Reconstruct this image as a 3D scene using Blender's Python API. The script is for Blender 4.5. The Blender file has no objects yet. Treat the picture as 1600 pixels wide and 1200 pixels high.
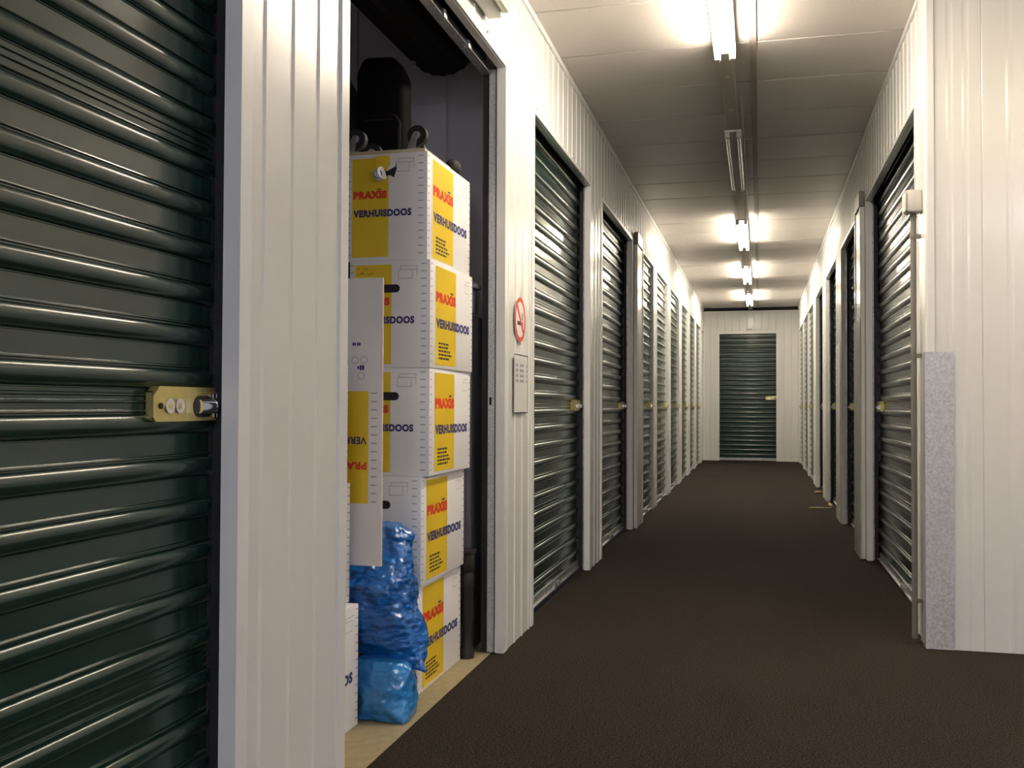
import bpy, bmesh, math, random
from mathutils import Vector, Matrix, noise

random.seed(7)
SC = bpy.context.scene
C = SC.collection
PI = math.pi
XL, XR, HC, YE, YC = -0.949, 0.638, 2.65, 17.5, 4.17     # left wall, right wall, ceiling, end wall, right corner
HD = 2.22                                               # door head height

# ------------------------------------------------------------------ camera, world, exposure
def make_camera():
    f, yaw, pit, rol = 1540.9, 0.24628, 0.02133, 0.00398
    F = Vector((-math.sin(yaw)*math.cos(pit), math.cos(yaw)*math.cos(pit), math.sin(pit)))
    R = Vector((math.cos(yaw), math.sin(yaw), 0)); U = R.cross(F)
    R2 = R*math.cos(rol)+U*math.sin(rol); U2 = -R*math.sin(rol)+U*math.cos(rol)
    cd = bpy.data.cameras.new('camera'); cd.sensor_width = 36; cd.lens = 36*f/1600
    cd.clip_start = 0.02; cd.clip_end = 100
    co = bpy.data.objects.new('camera', cd); C.objects.link(co)
    M = Matrix.Identity(4)
    for i in range(3):
        M[i][0] = R2[i]; M[i][1] = U2[i]; M[i][2] = -F[i]
    M[0][3], M[1][3], M[2][3] = 0, 0, 0.95
    co.matrix_world = M
    SC.camera = co
make_camera()
w = bpy.data.worlds.new('world'); SC.world = w; w.use_nodes = True
w.node_tree.nodes['Background'].inputs[0].default_value = (0.02, 0.02, 0.022, 1)
w.node_tree.nodes['Background'].inputs[1].default_value = 0.2
SC.view_settings.view_transform = 'Standard'; SC.view_settings.look = 'None'
SC.view_settings.gamma = 1; SC.view_settings.use_curve_mapping = False
SC.view_settings.exposure = 1.35
TUBE_WARM = 40.0       # emission of the lit tubes down the corridor
TUBE_COOL = 80.0       # emission of the tubes behind the camera
TUBE_FILL = 42.0      # emission of the added cool fill tubes, out of view behind the camera
TUBE_SIDE = 36.0       # emission of the tubes in the side aisle
COL_WARM = (1.0, 0.885, 0.70)
COL_COOL = (0.85, 0.87, 1.0)

# ------------------------------------------------------------------ materials
MATS = {}
def mat(name, col, rough=0.5, metal=0.0, bump=None, var=None, emit=None, coat=0.0, spec=0.5, trans=0.0):
    """bump=(scale, strength, detail[, stretch]); var=(scale, amount)"""
    m = bpy.data.materials.new(name); m.use_nodes = True
    nt = m.node_tree; b = nt.nodes['Principled BSDF']
    b.inputs['Base Color'].default_value = (*col, 1); b.inputs['Roughness'].default_value = rough
    b.inputs['Metallic'].default_value = metal; b.inputs['Specular IOR Level'].default_value = spec
    b.inputs['Coat Weight'].default_value = coat; b.inputs['Coat Roughness'].default_value = 0.12
    b.inputs['Transmission Weight'].default_value = trans
    if emit:
        b.inputs['Emission Color'].default_value = (*emit[0], 1); b.inputs['Emission Strength'].default_value = emit[1]
    def coords(stretch=(1, 1, 1)):
        tc = nt.nodes.new('ShaderNodeTexCoord'); mp = nt.nodes.new('ShaderNodeMapping')
        mp.inputs['Scale'].default_value = stretch
        nt.links.new(tc.outputs['Object'], mp.inputs['Vector']); return mp.outputs['Vector']
    if var:
        n = nt.nodes.new('ShaderNodeTexNoise'); n.inputs['Scale'].default_value = var[0]; n.inputs['Detail'].default_value = 4
        nt.links.new(coords(var[2] if len(var) > 2 else (1, 1, 1)), n.inputs['Vector'])
        r = nt.nodes.new('ShaderNodeValToRGB')
        a = var[1]
        r.color_ramp.elements[0].position = 0.3; r.color_ramp.elements[1].position = 0.7
        r.color_ramp.elements[0].color = (*[c*(1-a) for c in col], 1)
        r.color_ramp.elements[1].color = (*[min(1, c*(1+a)) for c in col], 1)
        nt.links.new(n.outputs['Fac'], r.inputs['Fac']); nt.links.new(r.outputs['Color'], b.inputs['Base Color'])
    if bump:
        n = nt.nodes.new('ShaderNodeTexNoise'); n.inputs['Scale'].default_value = bump[0]; n.inputs['Detail'].default_value = bump[2]
        nt.links.new(coords(bump[3] if len(bump) > 3 else (1, 1, 1)), n.inputs['Vector'])
        bp = nt.nodes.new('ShaderNodeBump'); bp.inputs['Strength'].default_value = bump[1]; bp.inputs['Distance'].default_value = bump[4] if len(bump) > 4 else 0.01
        nt.links.new(n.outputs['Fac'], bp.inputs['Height']); nt.links.new(bp.outputs['Normal'], b.inputs['Normal'])
    MATS[name] = m
    return m
mat('white_steel', (0.77, 0.765, 0.745), 0.26, bump=(1.6, 0.10, 1, (1, 1, 0.35)), coat=0.25)
mat('white_trim', (0.78, 0.78, 0.775), 0.28, coat=0.2)
mat('guard_steel', (0.60, 0.585, 0.53), 0.35)
mat('green_steel', (0.007, 0.028, 0.021), 0.25, coat=0.20)
mat('galvanised', (0.50, 0.50, 0.52), 0.38, 0.85, var=(38, 0.30))
mat('galvanised_plate', (0.54, 0.55, 0.58), 0.45, 0.35, var=(110, 0.22))
mat('dark_rubber', (0.012, 0.012, 0.014), 0.7)
mat('black_void', (0.010, 0.009, 0.010), 0.9)
mat('ceiling_board', (0.66, 0.605, 0.575), 0.42, bump=(220, 0.10, 2), var=(160, 0.05))
mat('ceiling_joint', (0.05, 0.04, 0.035), 0.8)
mat('runner', (0.36, 0.31, 0.28), 0.5)
mat('trunking', (0.45, 0.40, 0.36), 0.45)
mat('batten_white', (0.75, 0.74, 0.70), 0.4)
mat('tube_off', (0.72, 0.70, 0.66), 0.15, coat=0.5)
mat('tube_warm', (1, 1, 1), 0.4, emit=(COL_WARM, TUBE_WARM))
mat('tube_cool', (1, 1, 1), 0.4, emit=(COL_COOL, TUBE_COOL))
mat('tube_fill', (1, 1, 1), 0.4, emit=(COL_COOL, TUBE_FILL))
mat('tube_side', (1, 1, 1), 0.4, emit=((1.0, 0.82, 0.57), TUBE_SIDE))
mat('unit_floor', (0.30, 0.25, 0.145), 0.7, var=(30, 0.12))
mat('unit_panel', (0.62, 0.61, 0.70), 0.45, bump=(4, 0.05, 2))
mat('brass', (0.62, 0.52, 0.20), 0.33, 0.75, var=(30, 0.12))
mat('chrome', (0.85, 0.85, 0.86), 0.12, 1.0)
mat('carton', (0.87, 0.86, 0.88), 0.55, bump=(25, 0.03, 3))
mat('carton_edge', (0.50, 0.37, 0.20), 0.8)
mat('print_yellow', (0.80, 0.56, 0.02), 0.5)
mat('print_red', (0.72, 0.05, 0.02), 0.5)
mat('print_navy', (0.028, 0.028, 0.17), 0.5)
mat('print_grey', (0.25, 0.25, 0.34), 0.6)
mat('print_black', (0.02, 0.02, 0.025), 0.5)
mat('print_white', (0.80, 0.80, 0.78), 0.5)
mat('hole_dark', (0.015, 0.013, 0.014), 0.8)
mat('blue_plastic', (0.006, 0.13, 0.48), 0.22, bump=(21, 0.9, 1.6, (1, 1, 1.9), 0.032), coat=0.8)
mat('blue_plastic_light', (0.02, 0.23, 0.60), 0.22, bump=(20, 0.9, 1.6, (1, 1, 1.3), 0.032), coat=0.8)
mat('raw_board', (0.50, 0.42, 0.29), 0.7, var=(20, 0.1))
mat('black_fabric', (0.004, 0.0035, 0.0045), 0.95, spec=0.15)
mat('dark_brown', (0.014, 0.010, 0.008), 0.6)
mat('slate_panel', (0.13, 0.13, 0.17), 0.5)
mat('box_grey', (0.62, 0.59, 0.54), 0.4)
mat('conduit_grey', (0.20, 0.18, 0.155), 0.4)
mat('pale_wood', (0.55, 0.42, 0.28), 0.7)
mat('sticker_blue', (0.05, 0.22, 0.55), 0.4)
mat('lens', (0.82, 0.84, 0.68), 0.25, trans=0.2)

def carpet():
    m = bpy.data.materials.new('carpet'); m.use_nodes = True; nt = m.node_tree; b = nt.nodes['Principled BSDF']
    b.inputs['Roughness'].default_value = 0.95; b.inputs['Specular IOR Level'].default_value = 0.12
    tc = nt.nodes.new('ShaderNodeTexCoord')
    n1 = nt.nodes.new('ShaderNodeTexNoise'); n1.inputs['Scale'].default_value = 170; n1.inputs['Detail'].default_value = 5
    n2 = nt.nodes.new('ShaderNodeTexNoise'); n2.inputs['Scale'].default_value = 1.3; n2.inputs['Detail'].default_value = 3
    r = nt.nodes.new('ShaderNodeValToRGB')
    r.color_ramp.elements[0].position = 0.40; r.color_ramp.elements[0].color = (0.011, 0.0085, 0.007, 1)
    r.color_ramp.elements[1].position = 0.62; r.color_ramp.elements[1].color = (0.056, 0.042, 0.033, 1)
    mx = nt.nodes.new('ShaderNodeMix'); mx.data_type = 'RGBA'; mx.blend_type = 'MULTIPLY'; mx.inputs[0].default_value = 0.5
    r2 = nt.nodes.new('ShaderNodeValToRGB'); r2.color_ramp.elements[0].position = 0.3; r2.color_ramp.elements[1].position = 0.7
    r2.color_ramp.elements[0].color = (0.72, 0.72, 0.72, 1)
    for n in (n1, n2): nt.links.new(tc.outputs['Object'], n.inputs['Vector'])
    nt.links.new(n1.outputs['Fac'], r.inputs['Fac']); nt.links.new(n2.outputs['Fac'], r2.inputs['Fac'])
    nt.links.new(r.outputs['Color'], mx.inputs[6]); nt.links.new(r2.outputs['Color'], mx.inputs[7])
    nt.links.new(mx.outputs[2], b.inputs['Base Color'])
    bp = nt.nodes.new('ShaderNodeBump'); bp.inputs['Strength'].default_value = 0.9; bp.inputs['Distance'].default_value = 0.004
    nt.links.new(n1.outputs['Fac'], bp.inputs['Height']); nt.links.new(bp.outputs['Normal'], b.inputs['Normal'])
    MATS['carpet'] = m
carpet()

# ------------------------------------------------------------------ helpers
def link(name, me, parent=None, loc=None, rot=None):
    o = bpy.data.objects.new(name, me); C.objects.link(o)
    if parent: o.parent = parent
    if loc: o.location = loc
    if rot: o.rotation_euler = rot
    return o
def finish(bm, name, m, smooth=None):
    bmesh.ops.recalc_face_normals(bm, faces=bm.faces)
    me = bpy.data.meshes.new(name); bm.to_mesh(me); bm.free()
    for mm in (m if isinstance(m, (list, tuple)) else [m]): me.materials.append(MATS[mm])
    if smooth:
        me.polygons.foreach_set('use_smooth', [True]*len(me.polygons))
        me.set_sharp_from_angle(angle=math.radians(smooth))
    return me
def add_box(bm, lo, hi, bev=0.0, mi=0):
    vs = [bm.verts.new((lo[0] if i & 1 == 0 else hi[0], lo[1] if i & 2 == 0 else hi[1], lo[2] if i & 4 == 0 else hi[2])) for i in range(8)]
    fs = [bm.faces.new([vs[i] for i in q]) for q in ((0, 2, 3, 1), (4, 5, 7, 6), (0, 1, 5, 4), (2, 6, 7, 3), (0, 4, 6, 2), (1, 3, 7, 5))]
    for f in fs: f.material_index = mi
    if bev:
        es = list({e for f in fs for e in f.edges})
        bmesh.ops.bevel(bm, geom=es, offset=bev, segments=2, affect='EDGES', profile=0.5)
def box_obj(name, lo, hi, m, parent=None, bev=0.0, smooth=None):
    bm = bmesh.new(); add_box(bm, lo, hi, bev)
    return link(name, finish(bm, name, m, smooth or (40 if bev else None)), parent)
def add_prism(bm, pts, axis, a, b, mi=0):
    """closed polygon pts (2D) extruded along axis from a to b. axis z: pts=(x,y); axis y: pts=(x,z); axis x: pts=(y,z)"""
    def P(p, t):
        return (p[0], p[1], t) if axis == 'z' else (p[0], t, p[1]) if axis == 'y' else (t, p[0], p[1])
    A = [bm.verts.new(P(p, a)) for p in pts]; B = [bm.verts.new(P(p, b)) for p in pts]
    n = len(pts); fs = []
    fs.append(bm.faces.new(A)); fs.append(bm.faces.new(B[::-1]))
    for i in range(n): fs.append(bm.faces.new((A[i], B[i], B[(i+1) % n], A[(i+1) % n])))
    for f in fs: f.material_index = mi
def prism_obj(name, pts, axis, a, b, m, parent=None, smooth=None):
    bm = bmesh.new(); add_prism(bm, pts, axis, a, b)
    return link(name, finish(bm, name, m, smooth), parent)
def add_cyl(bm, p0, p1, r, seg=12, r2=None, mi=0):
    p0, p1 = Vector(p0), Vector(p1); d = p1-p0
    M = Matrix.Translation((p0+p1)/2) @ d.to_track_quat('Z', 'Y').to_matrix().to_4x4()
    res = bmesh.ops.create_cone(bm, cap_ends=True, segments=seg, radius1=r, radius2=r if r2 is None else r2, depth=d.length, matrix=M)
    for f in {f for v in res['verts'] for f in v.link_faces}: f.material_index = mi
def cyl_obj(name, p0, p1, r, m, parent=None, seg=12, r2=None):
    bm = bmesh.new(); add_cyl(bm, p0, p1, r, seg, r2)
    return link(name, finish(bm, name, m, 40), parent)
def tag(o, label=None, cat=None, group=None, kind=None):
    if label: o['label'] = label
    if cat: o['category'] = cat
    if group: o['group'] = group
    if kind: o['kind'] = kind
    return o
def empty(name, loc=(0, 0, 0), rz=0.0):
    o = bpy.data.objects.new(name, None); C.objects.link(o); o.location = loc; o.rotation_euler = (0, 0, rz); o.empty_display_size = 0.1
    return o

# ------------------------------------------------------------------ floor, ceiling
tag(box_obj('floor', (-1.0, -4, -0.06), (4.2, YE+0.6, 0), 'carpet'), 'dark brown carpet running down the corridor', 'floor', kind='structure')
def build_ceiling():
    c = box_obj('ceiling', (-3.4, -4, HC+0.03), (4.2, YE+0.02, HC+0.10), 'ceiling_joint')
    tag(c, 'pale panelled ceiling with dark joints above the corridor', 'ceiling', kind='structure')
    y = -4.0; P = 0.572; y = 4.135-P*14
    xm = -0.03
    meshes = {}
    while y < YE:
        y1 = min(y+P, YE)
        cols = [(XL-0.02, xm-0.012), (xm+0.012, XR+0.02)] + ([(XR+0.022, 2.2), (2.21, 4.2)] if y1 < YC+0.3 else [])
        for (a, b) in cols:
            gap = 0.0065
            if abs(y-12.3) < 0.3 and a < xm: gap = 0.022
            key = (round(a, 3), round(y1-y, 3), gap)
            if key not in meshes:
                bm = bmesh.new(); add_box(bm, (a, gap, 0), (b, y1-y-gap, 0.03))
                meshes[key] = finish(bm, 'ceiling_panel', 'ceiling_board')
            o = link('ceiling_panel', meshes[key], c, (0, y, HC))
            o.location.z += random.uniform(-0.0012, 0.0012)
        y = y1
    box_obj('joint_strip', (xm-0.016, -4, HC-0.004), (xm+0.016, YE, HC+0.0295), 'runner', c)
    # ceiling over the storage unit
    box_obj('unit_ceiling_panel', (-3.4, 2.0, HC-0.01), (XL-0.03, 4.0, HC+0.029), 'unit_panel', c)
    return c
build_ceiling()

# ------------------------------------------------------------------ clad walls
RP = 0.122
def clad_profile(u0, u1, off, thick=0.030, base=-0.005, top=-0.001):
    """closed (u, n) outline of a trapezoidal sheet between u0 and u1"""
    pts = [(u0, base)]
    k = math.ceil((u0-off)/RP)
    while True:
        c = off+k*RP
        if c-0.013 > u1: break
        for du, n in ((-0.013, base), (-0.006, top), (0.006, top), (0.013, base)):
            u = c+du
            if u0+0.001 < u < u1-0.001: pts.append((u, n))
        k += 1
    pts += [(u1, base), (u1, -thick), (u0, -thick)]
    return pts
def frame_pts(side, pts):
    if side == 'L': return [(XL+n, u) for u, n in pts]
    if side == 'R': return [(XR-n, u) for u, n in pts]
    if side == 'E': return [(u, YE-n) for u, n in pts]
    if side == 'C': return [(u, YC-n) for u, n in pts]
def clad(side, u0, u1, z0, z1, parent, off=0.0, name='cladding_panel'):
    bm = bmesh.new(); add_prism(bm, frame_pts(side, clad_profile(u0, u1, off)), 'z', z0, z1)
    return link(name, finish(bm, name, 'white_steel', None), parent)
def lbox(side, u0, u1, n0, n1, z0, z1, m, parent, name, bev=0.0):
    p = frame_pts(side, [(u0, n0), (u1, n1)])
    lo = (min(p[0][0], p[1][0]), min(p[0][1], p[1][1]), z0); hi = (max(p[0][0], p[1][0]), max(p[0][1], p[1][1]), z1)
    return box_obj(name, lo, hi, m, parent, bev)
# openings (u0, u1, head, is_open)
LEFT = [(0.20, 1.668, HD), (2.17, 3.655, 2.255), (4.165, 5.615, HD), (6.075, 7.545, HD), (8.06, 9.10, 2.23), (9.42, 10.54, 2.23), (10.91, 12.05, 2.23),
        (12.50, 13.60, 2.23), (14.01, 15.00, 2.23), (15.39, 16.53, 2.23), (16.94, 17.46, 2.23)]
RIGHT = [(4.46, 6.42, HD), (6.92, 8.36, HD), (8.90, 10.28, HD), (10.80, 12.05, HD), (12.64, 13.96, HD), (14.14, 15.42, HD), (15.60, 17.10, HD)]
END = [(-0.683, 0.274, 2.20)]
def wall(name, side, a, b, ops, ztop, label, off=0.0, corner=True):
    """corner trims and ribbed panels around the openings"""
    root = lbox(side, a, b, -0.03, 0.006, ztop-0.028, ztop, 'white_trim', None, name)     # rail along the ceiling
    tag(root, label, 'wall', kind='structure')
    zt = ztop-0.018
    segs = []; u = a
    for (o0, o1, hd) in ops:
        segs.append((u, o0)); u = o1
    segs.append((u, b))
    for i, (s0, s1) in enumerate(segs):
        if s1-s0 < 0.02: continue
        clad(side, s0+(0.004 if i else 0), s1-0.004, 0.002, zt, root, off)
    for (o0, o1, hd) in ops:
        clad(side, o0-0.004, o1+0.004, hd, zt, root, off, 'header_panel')
        fl, t = 0.042, 0.0015
        # trims: an L round each side of the opening (front flange + return) and along the head
        for s, (j, d) in enumerate(((o0, -1), (o1, 1))):
            pts = [(j, t), (j+d*fl, t), (j+d*fl, -0.006), (j+d*0.003, -0.006), (j+d*0.003, -0.034), (j, -0.034)]
            bm = bmesh.new(); add_prism(bm, frame_pts(side, pts), 'z', 0.004, hd)
            tr = link('jamb_trim', finish(bm, 'jamb_trim', 'white_trim'), root)
        if side == 'E':
            lbox(side, o0-fl, o1+fl, -0.006, t, hd+0.0005, hd+0.04, 'white_trim', root, 'head_trim')
        else:
            lbox(side, o0-fl, o1+fl, -0.006, t, hd+0.0005, hd+0.022, 'white_trim', root, 'head_trim')
        lbox(side, o0, o1, -0.034, -0.0065, hd-0.003, hd+0.0004, 'white_trim', root, 'head_return')
    return root
WL = wall('wall_left', 'L', -4.0, YE-0.012, LEFT, HC-0.001, 'white ribbed steel wall with dark green roller doors along the left', off=0.066)
WR = wall('wall_right', 'R', YC+0.002, YE-0.012, RIGHT, HC-0.001, 'white ribbed steel wall with roller doors along the right of the corridor', off=0.045)
WE = wall('wall_end', 'E', XL-0.2, XR+0.2, END, 2.597, 'white ribbed steel wall closing the far end of the corridor', off=0.03)
# side-aisle wall that turns the corner on the right, facing the camera
WC = lbox('C', XR+0.001, 4.2, -0.03, 0.006, HC-0.029, HC-0.001, 'white_trim', None, 'wall_corner')
tag(WC, 'pale cream steel wall facing the camera right of the corridor corner', 'wall', kind='structure')
def flat_panel(u0, u1, parent):
    pts = [(u0, -0.002), (u0+0.003, 0.0)]
    n = 3; wdt = (u1-u0)
    for k in range(1, n):
        c = u0+wdt*k/n
        pts += [(c-0.014, 0.0), (c-0.005, -0.0015), (c+0.005, -0.0015), (c+0.014, 0.0)]
    pts += [(u1-0.003, 0.0), (u1, -0.002), (u1, -0.03), (u0, -0.03)]
    bm = bmesh.new(); add_prism(bm, frame_pts('C', pts), 'z', 0.002, HC-0.02)
    return link('cladding_panel', finish(bm, 'cladding_panel', 'white_steel'), parent)
u = XR+0.206-0.0005
flat_panel(XR+0.030, XR+0.206-0.001, WC)
while u < 4.15:
    flat_panel(u, min(u+0.30, 4.19), WC); u += 0.30
# corner post: rounded white angle
def corner_post():
    pts = [(XR-0.004, YC+0.14), (XR-0.004, YC+0.006)]
    for k in range(7):
        a = PI+PI/2*k/6
        pts.append((XR+0.008+0.012*math.cos(a), YC+0.006+0.012*math.sin(a)))
    pts += [(XR+0.030, YC-0.006), (XR+0.030, YC-0.0005), (XR+0.010, YC-0.0005), (XR-0.0005, YC+0.010), (XR-0.0005, YC+0.14)]
    prism_obj('corner_trim', pts, 'z', 0.003, HC-0.002, 'white_trim', WC, 40)
corner_post()
# walls out of view that close the room
def plain_wall(name, lo, hi, label):
    return tag(box_obj(name, lo, hi, 'white_steel'), label, 'wall', kind='structure')
plain_wall('wall_back', (XL-0.03, -4.06, 0), (4.2, -4.0, HC), 'plain white wall behind the camera')
plain_wall('wall_side', (4.2, -4.0, 0), (4.26, YC+0.03, HC), 'plain white wall at the end of the side aisle')
box_obj('lintel', (XL-0.2, YE+0.03, 2.55), (XR+0.2, YE+0.10, HC+0.02), 'black_void', WE)

# ------------------------------------------------------------------ roller doors
SP = 0.0811
def slat_profile():
    p = [(0.0, 0.0), (0.0, 0.0300), (-0.0016, 0.0308), (-0.0016, 0.0322), (0.0, 0.0330)]
    for k in range(1, 9):                     # bead: long curve out from below ...
        t = PI/2*k/8; p.append((-0.0125*math.sin(t), 0.0330+0.0215*(1-math.cos(t))))
    for k in range(1, 6):                     # ... and a tight shoulder at the top
        t = PI/2*k/5; p.append((-0.0125+0.0110*(1-math.cos(t)), 0.0545+0.0142*math.sin(t)))
    p += [(-0.0005, 0.0692), (-0.0005, 0.0715), (-0.0030, 0.0722), (-0.0045, 0.0735), (-0.0040, 0.0752), (-0.0010, 0.0766), (0.0, 0.0772), (0.0, 0.0811)]
    return p                                  # (y, z): front is -y
SLATS = {}
def slat_mesh(wd, ribbed):
    key = (round(wd, 3), ribbed)
    if key in SLATS: return SLATS[key]
    p = slat_profile()
    if ribbed:                                # a lap joint between two sheets: two extra beads on the flat
        p = [(0.0, 0.0), (0.0, 0.006), (-0.003, 0.008), (-0.003, 0.0105), (0.0, 0.0125), (0.0, 0.018), (-0.003, 0.020), (-0.003, 0.0225), (0.0, 0.0245)] + p[1:]
    bm = bmesh.new()
    front = p; back = [(0.016, p[-1][1]), (0.016, p[0][1])]
    add_prism(bm, front+back, 'x', -wd/2, wd/2)
    SLATS[key] = finish(bm, 'slat', 'green_steel', 28)
    return SLATS[key]
def add_stadium(bm, cx, cz, hw, hh, y0, y1, seg=8, mi=0):
    pts = []
    for k in range(seg+1):
        a = -PI/2+PI*k/seg; pts.append((cx+hw-hh+hh*math.cos(a), cz+hh*math.sin(a)))
    for k in range(seg+1):
        a = PI/2+PI*k/seg; pts.append((cx-hw+hh+hh*math.cos(a), cz+hh*math.sin(a)))
    add_prism(bm, pts, 'y', y0, y1, mi)
def make_latch(door, cx, cz, big):
    """slide latch plate; local coords, front is -y"""
    bm = bmesh.new()
    hw, hh = (0.102, 0.0265)
    pts = [(-hw+0.008, -hh), (hw, -hh), (hw, hh), (-hw+0.008, hh), (-hw, hh-0.008), (-hw, -hh+0.008)]
    add_prism(bm, pts, 'y', -0.024, -0.0185)
    add_prism(bm, [(-hw+0.012, hh), (hw, hh), (hw-0.004, hh+0.009), (-hw+0.02, hh+0.009)], 'y', -0.022, -0.004)
    add_box(bm, (-hw+0.01, -hh+0.002, 0) if False else (-hw+0.01, -0.0185, -hh+0.002), (hw-0.002, -0.002, hh-0.002))
    pl = link('latch', finish(bm, 'latch', 'brass'), door, (cx, 0, cz)); pl['label'] = 'brass-coloured sliding latch plate'
    if big:
        for dx in (-0.056, -0.026):
            bm = bmesh.new(); add_stadium(bm, 0, 0, 0.0135, 0.0132, -0.0275, -0.024)
            r = link('slide_knob', finish(bm, 'slide_knob', 'chrome', 40), pl, (dx, 0, 0.001))
        for dx in (-0.056, -0.026):
            bm = bmesh.new(); add_stadium(bm, 0, 0, 0.0058, 0.0056, -0.0282, -0.027)
            link('slide_hole', finish(bm, 'slide_hole', 'brass', 40), pl, (dx, 0, 0.001))
        bm = bmesh.new(); add_cyl(bm, (0.032, -0.026, 0.0), (0.078, -0.026, 0.0), 0.0135, 16); add_cyl(bm, (0.078, -0.026, 0), (0.082, -0.026, 0), 0.014, 16)
        link('lock_cylinder', finish(bm, 'lock_cylinder', 'chrome', 40), pl)
        bm = bmesh.new(); add_stadium(bm, 0.054, 0, 0.034, 0.020, -0.0248, -0.024)
        link('lock_recess', finish(bm, 'lock_recess', 'dark_brown'), pl)
        bm = bmesh.new(); add_cyl(bm, (-0.082, -0.024, 0.001), (-0.082, -0.0265, 0.001), 0.0055, 10)
        link('keyhole', finish(bm, 'keyhole', 'dark_brown'), pl)
        for (dx, dz) in ((0.080, 0.019), (0.093, 0.020), (0.095, -0.017)):
            bm = bmesh.new(); add_box(bm, (dx-0.005, -0.0255, dz-0.005), (dx+0.005, -0.024, dz+0.005), 0.0015)
            link('rivet', finish(bm, 'rivet', 'chrome'), pl)
        for dx in (0.0, 0.006):
            bm = bmesh.new(); add_box(bm, (dx, -0.0246, -0.012), (dx+0.002, -0.024, 0.012))
            link('slot_mark', finish(bm, 'slot_mark', 'chrome'), pl)
    else:
        bm = bmesh.new(); add_cyl(bm, (0.04, -0.03, 0), (0.095, -0.03, 0), 0.013, 10)
        for dx in (-0.056, -0.026): add_stadium(bm, dx, 0, 0.0135, 0.013, -0.0275, -0.024, 5)
        link('lock_cylinder', finish(bm, 'lock_cylinder', 'chrome', 40), pl)
    return pl
DN = [0]
def roller_door(side, o0, o1, hd, label, latch_side=1, latch_z=0.945, big=False, latch=True, shallow=False):
    DN[0] += 1
    wd = o1-o0
    c = (o0+o1)/2; cd = -0.032 if shallow else -0.083                  # curtain back plane
    (x, y), = frame_pts(side, [(c, cd)])
    rz = {'L': PI/2, 'R': -PI/2, 'E': 0.0}[side]
    d = empty('door_%d' % DN[0], (x, y, 0), rz)
    tag(d, label, 'roller door', kind='structure')
    sw = wd-0.008 if shallow else wd+0.075                               # slats run behind the jambs into the guides
    zb = 0.052
    n = int(math.ceil((hd+0.05-zb)/SP))
    off = {1: 0}.get(DN[0], 0)
    for k in range(n):
        o = link('slat', slat_mesh(sw, k % 6 == 5), d, (0, 0, zb+k*SP))
    # galvanised bottom bar with rubber seal
    prof = [(-0.020, 0.012), (-0.020, 0.017), (-0.007, 0.020), (-0.007, 0.0515), (0.012, 0.0515), (0.012, 0.006), (-0.004, 0.006), (-0.004, 0.012)]
    bm = bmesh.new(); add_prism(bm, prof, 'x', -sw/2, sw/2)
    bb = link('bottom_bar', finish(bm, 'bottom_bar', 'galvanised'), d)
    bm = bmesh.new(); add_box(bm, (-sw/2, -0.003, 0.0), (sw/2, 0.010, 0.0058)); link('seal', finish(bm, 'seal', 'dark_rubber'), bb)
    for dx in (-0.04, 0.04):
        bm = bmesh.new(); add_box(bm, (dx+0.1-0.02, -0.026, 0.018), (dx+0.1+0.02, -0.0072, 0.046), 0.003)
        link('bar_clip', finish(bm, 'bar_clip', 'galvanised'), bb)
    # side guides, each a galvanised channel with a dark brush strip
    for s in (-1, 1):
        j = s*(wd/2+0.022)
        a, b = sorted((j, j+s*0.05))
        bm = bmesh.new()
        if shallow:
            add_box(bm, (a, 0.018, 0.003), (b, 0.034, hd+0.04))
        else:
            add_box(bm, (a, -0.0475, 0.003), (b, -0.0375, hd+0.04))
            add_box(bm, (a, 0.018, 0.003), (b, 0.030, hd+0.04))
        g = link('guide', finish(bm, 'guide', 'galvanised'), d)
        a2, b2 = sorted((j+s*0.002, j+s*0.010))
        bm = bmesh.new(); add_box(bm, (a2, *((0.0345, 0.003) if shallow else (-0.0373, 0.003))), (b2, 0.040 if shallow else -0.0165, hd+0.03)); link('brush_strip', finish(bm, 'brush_strip', 'dark_rubber'), g)
    if latch: make_latch(d, latch_side*(wd/2-0.076), latch_z, big)
    # dark drum box behind the head
    bm = bmesh.new(); add_box(bm, (-sw/2, 0.020, hd+0.02), (sw/2, 0.30, hd+0.36)); link('drum_box', finish(bm, 'drum_box', 'black_void'), d)
    return d
LLAB = ['dark green roller door at the far left edge, nearest the camera',
        None,
        'green roller door on the left just past the no-smoking sticker',
        'second closed green roller door past the open unit on the left',
        'narrow roller door on the left right after the thick white post',
        'second narrow roller door on the left beyond the thick white post',
        'third narrow roller door on the left beyond the thick white post',
        'fourth narrow roller door on the left beyond the thick white post',
        'fifth narrow roller door on the left beyond the thick white post',
        'sixth narrow roller door on the left, last full one before the end wall',
        'sliver of roller door on the left touching the end wall']
for i, (o0, o1, hd) in enumerate(LEFT):
    if i == 1: continue
    roller_door('L', o0, o1, hd, LLAB[i], 1, 0.945, i == 0, latch=i < 10, shallow=i >= 4)
RLAB = ['large green roller door on the right beside the grey conduit',
        'second roller door on the right, behind the white post with the dark bracket',
        'third roller door on the right of the corridor',
        'fourth roller door on the right of the corridor',
        'fifth roller door on the right of the corridor',
        'sixth roller door on the right, last but one before the end wall',
        'seventh roller door on the right, next to the end wall']
for i, (o0, o1, hd) in enumerate(RIGHT):
    roller_door('R', o0, o1, hd, RLAB[i], -1, 0.945, shallow=i >= 4)
roller_door('E', *END[0], 'dark green roller door in the end wall, seen straight on', 1, 1.087)

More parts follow.
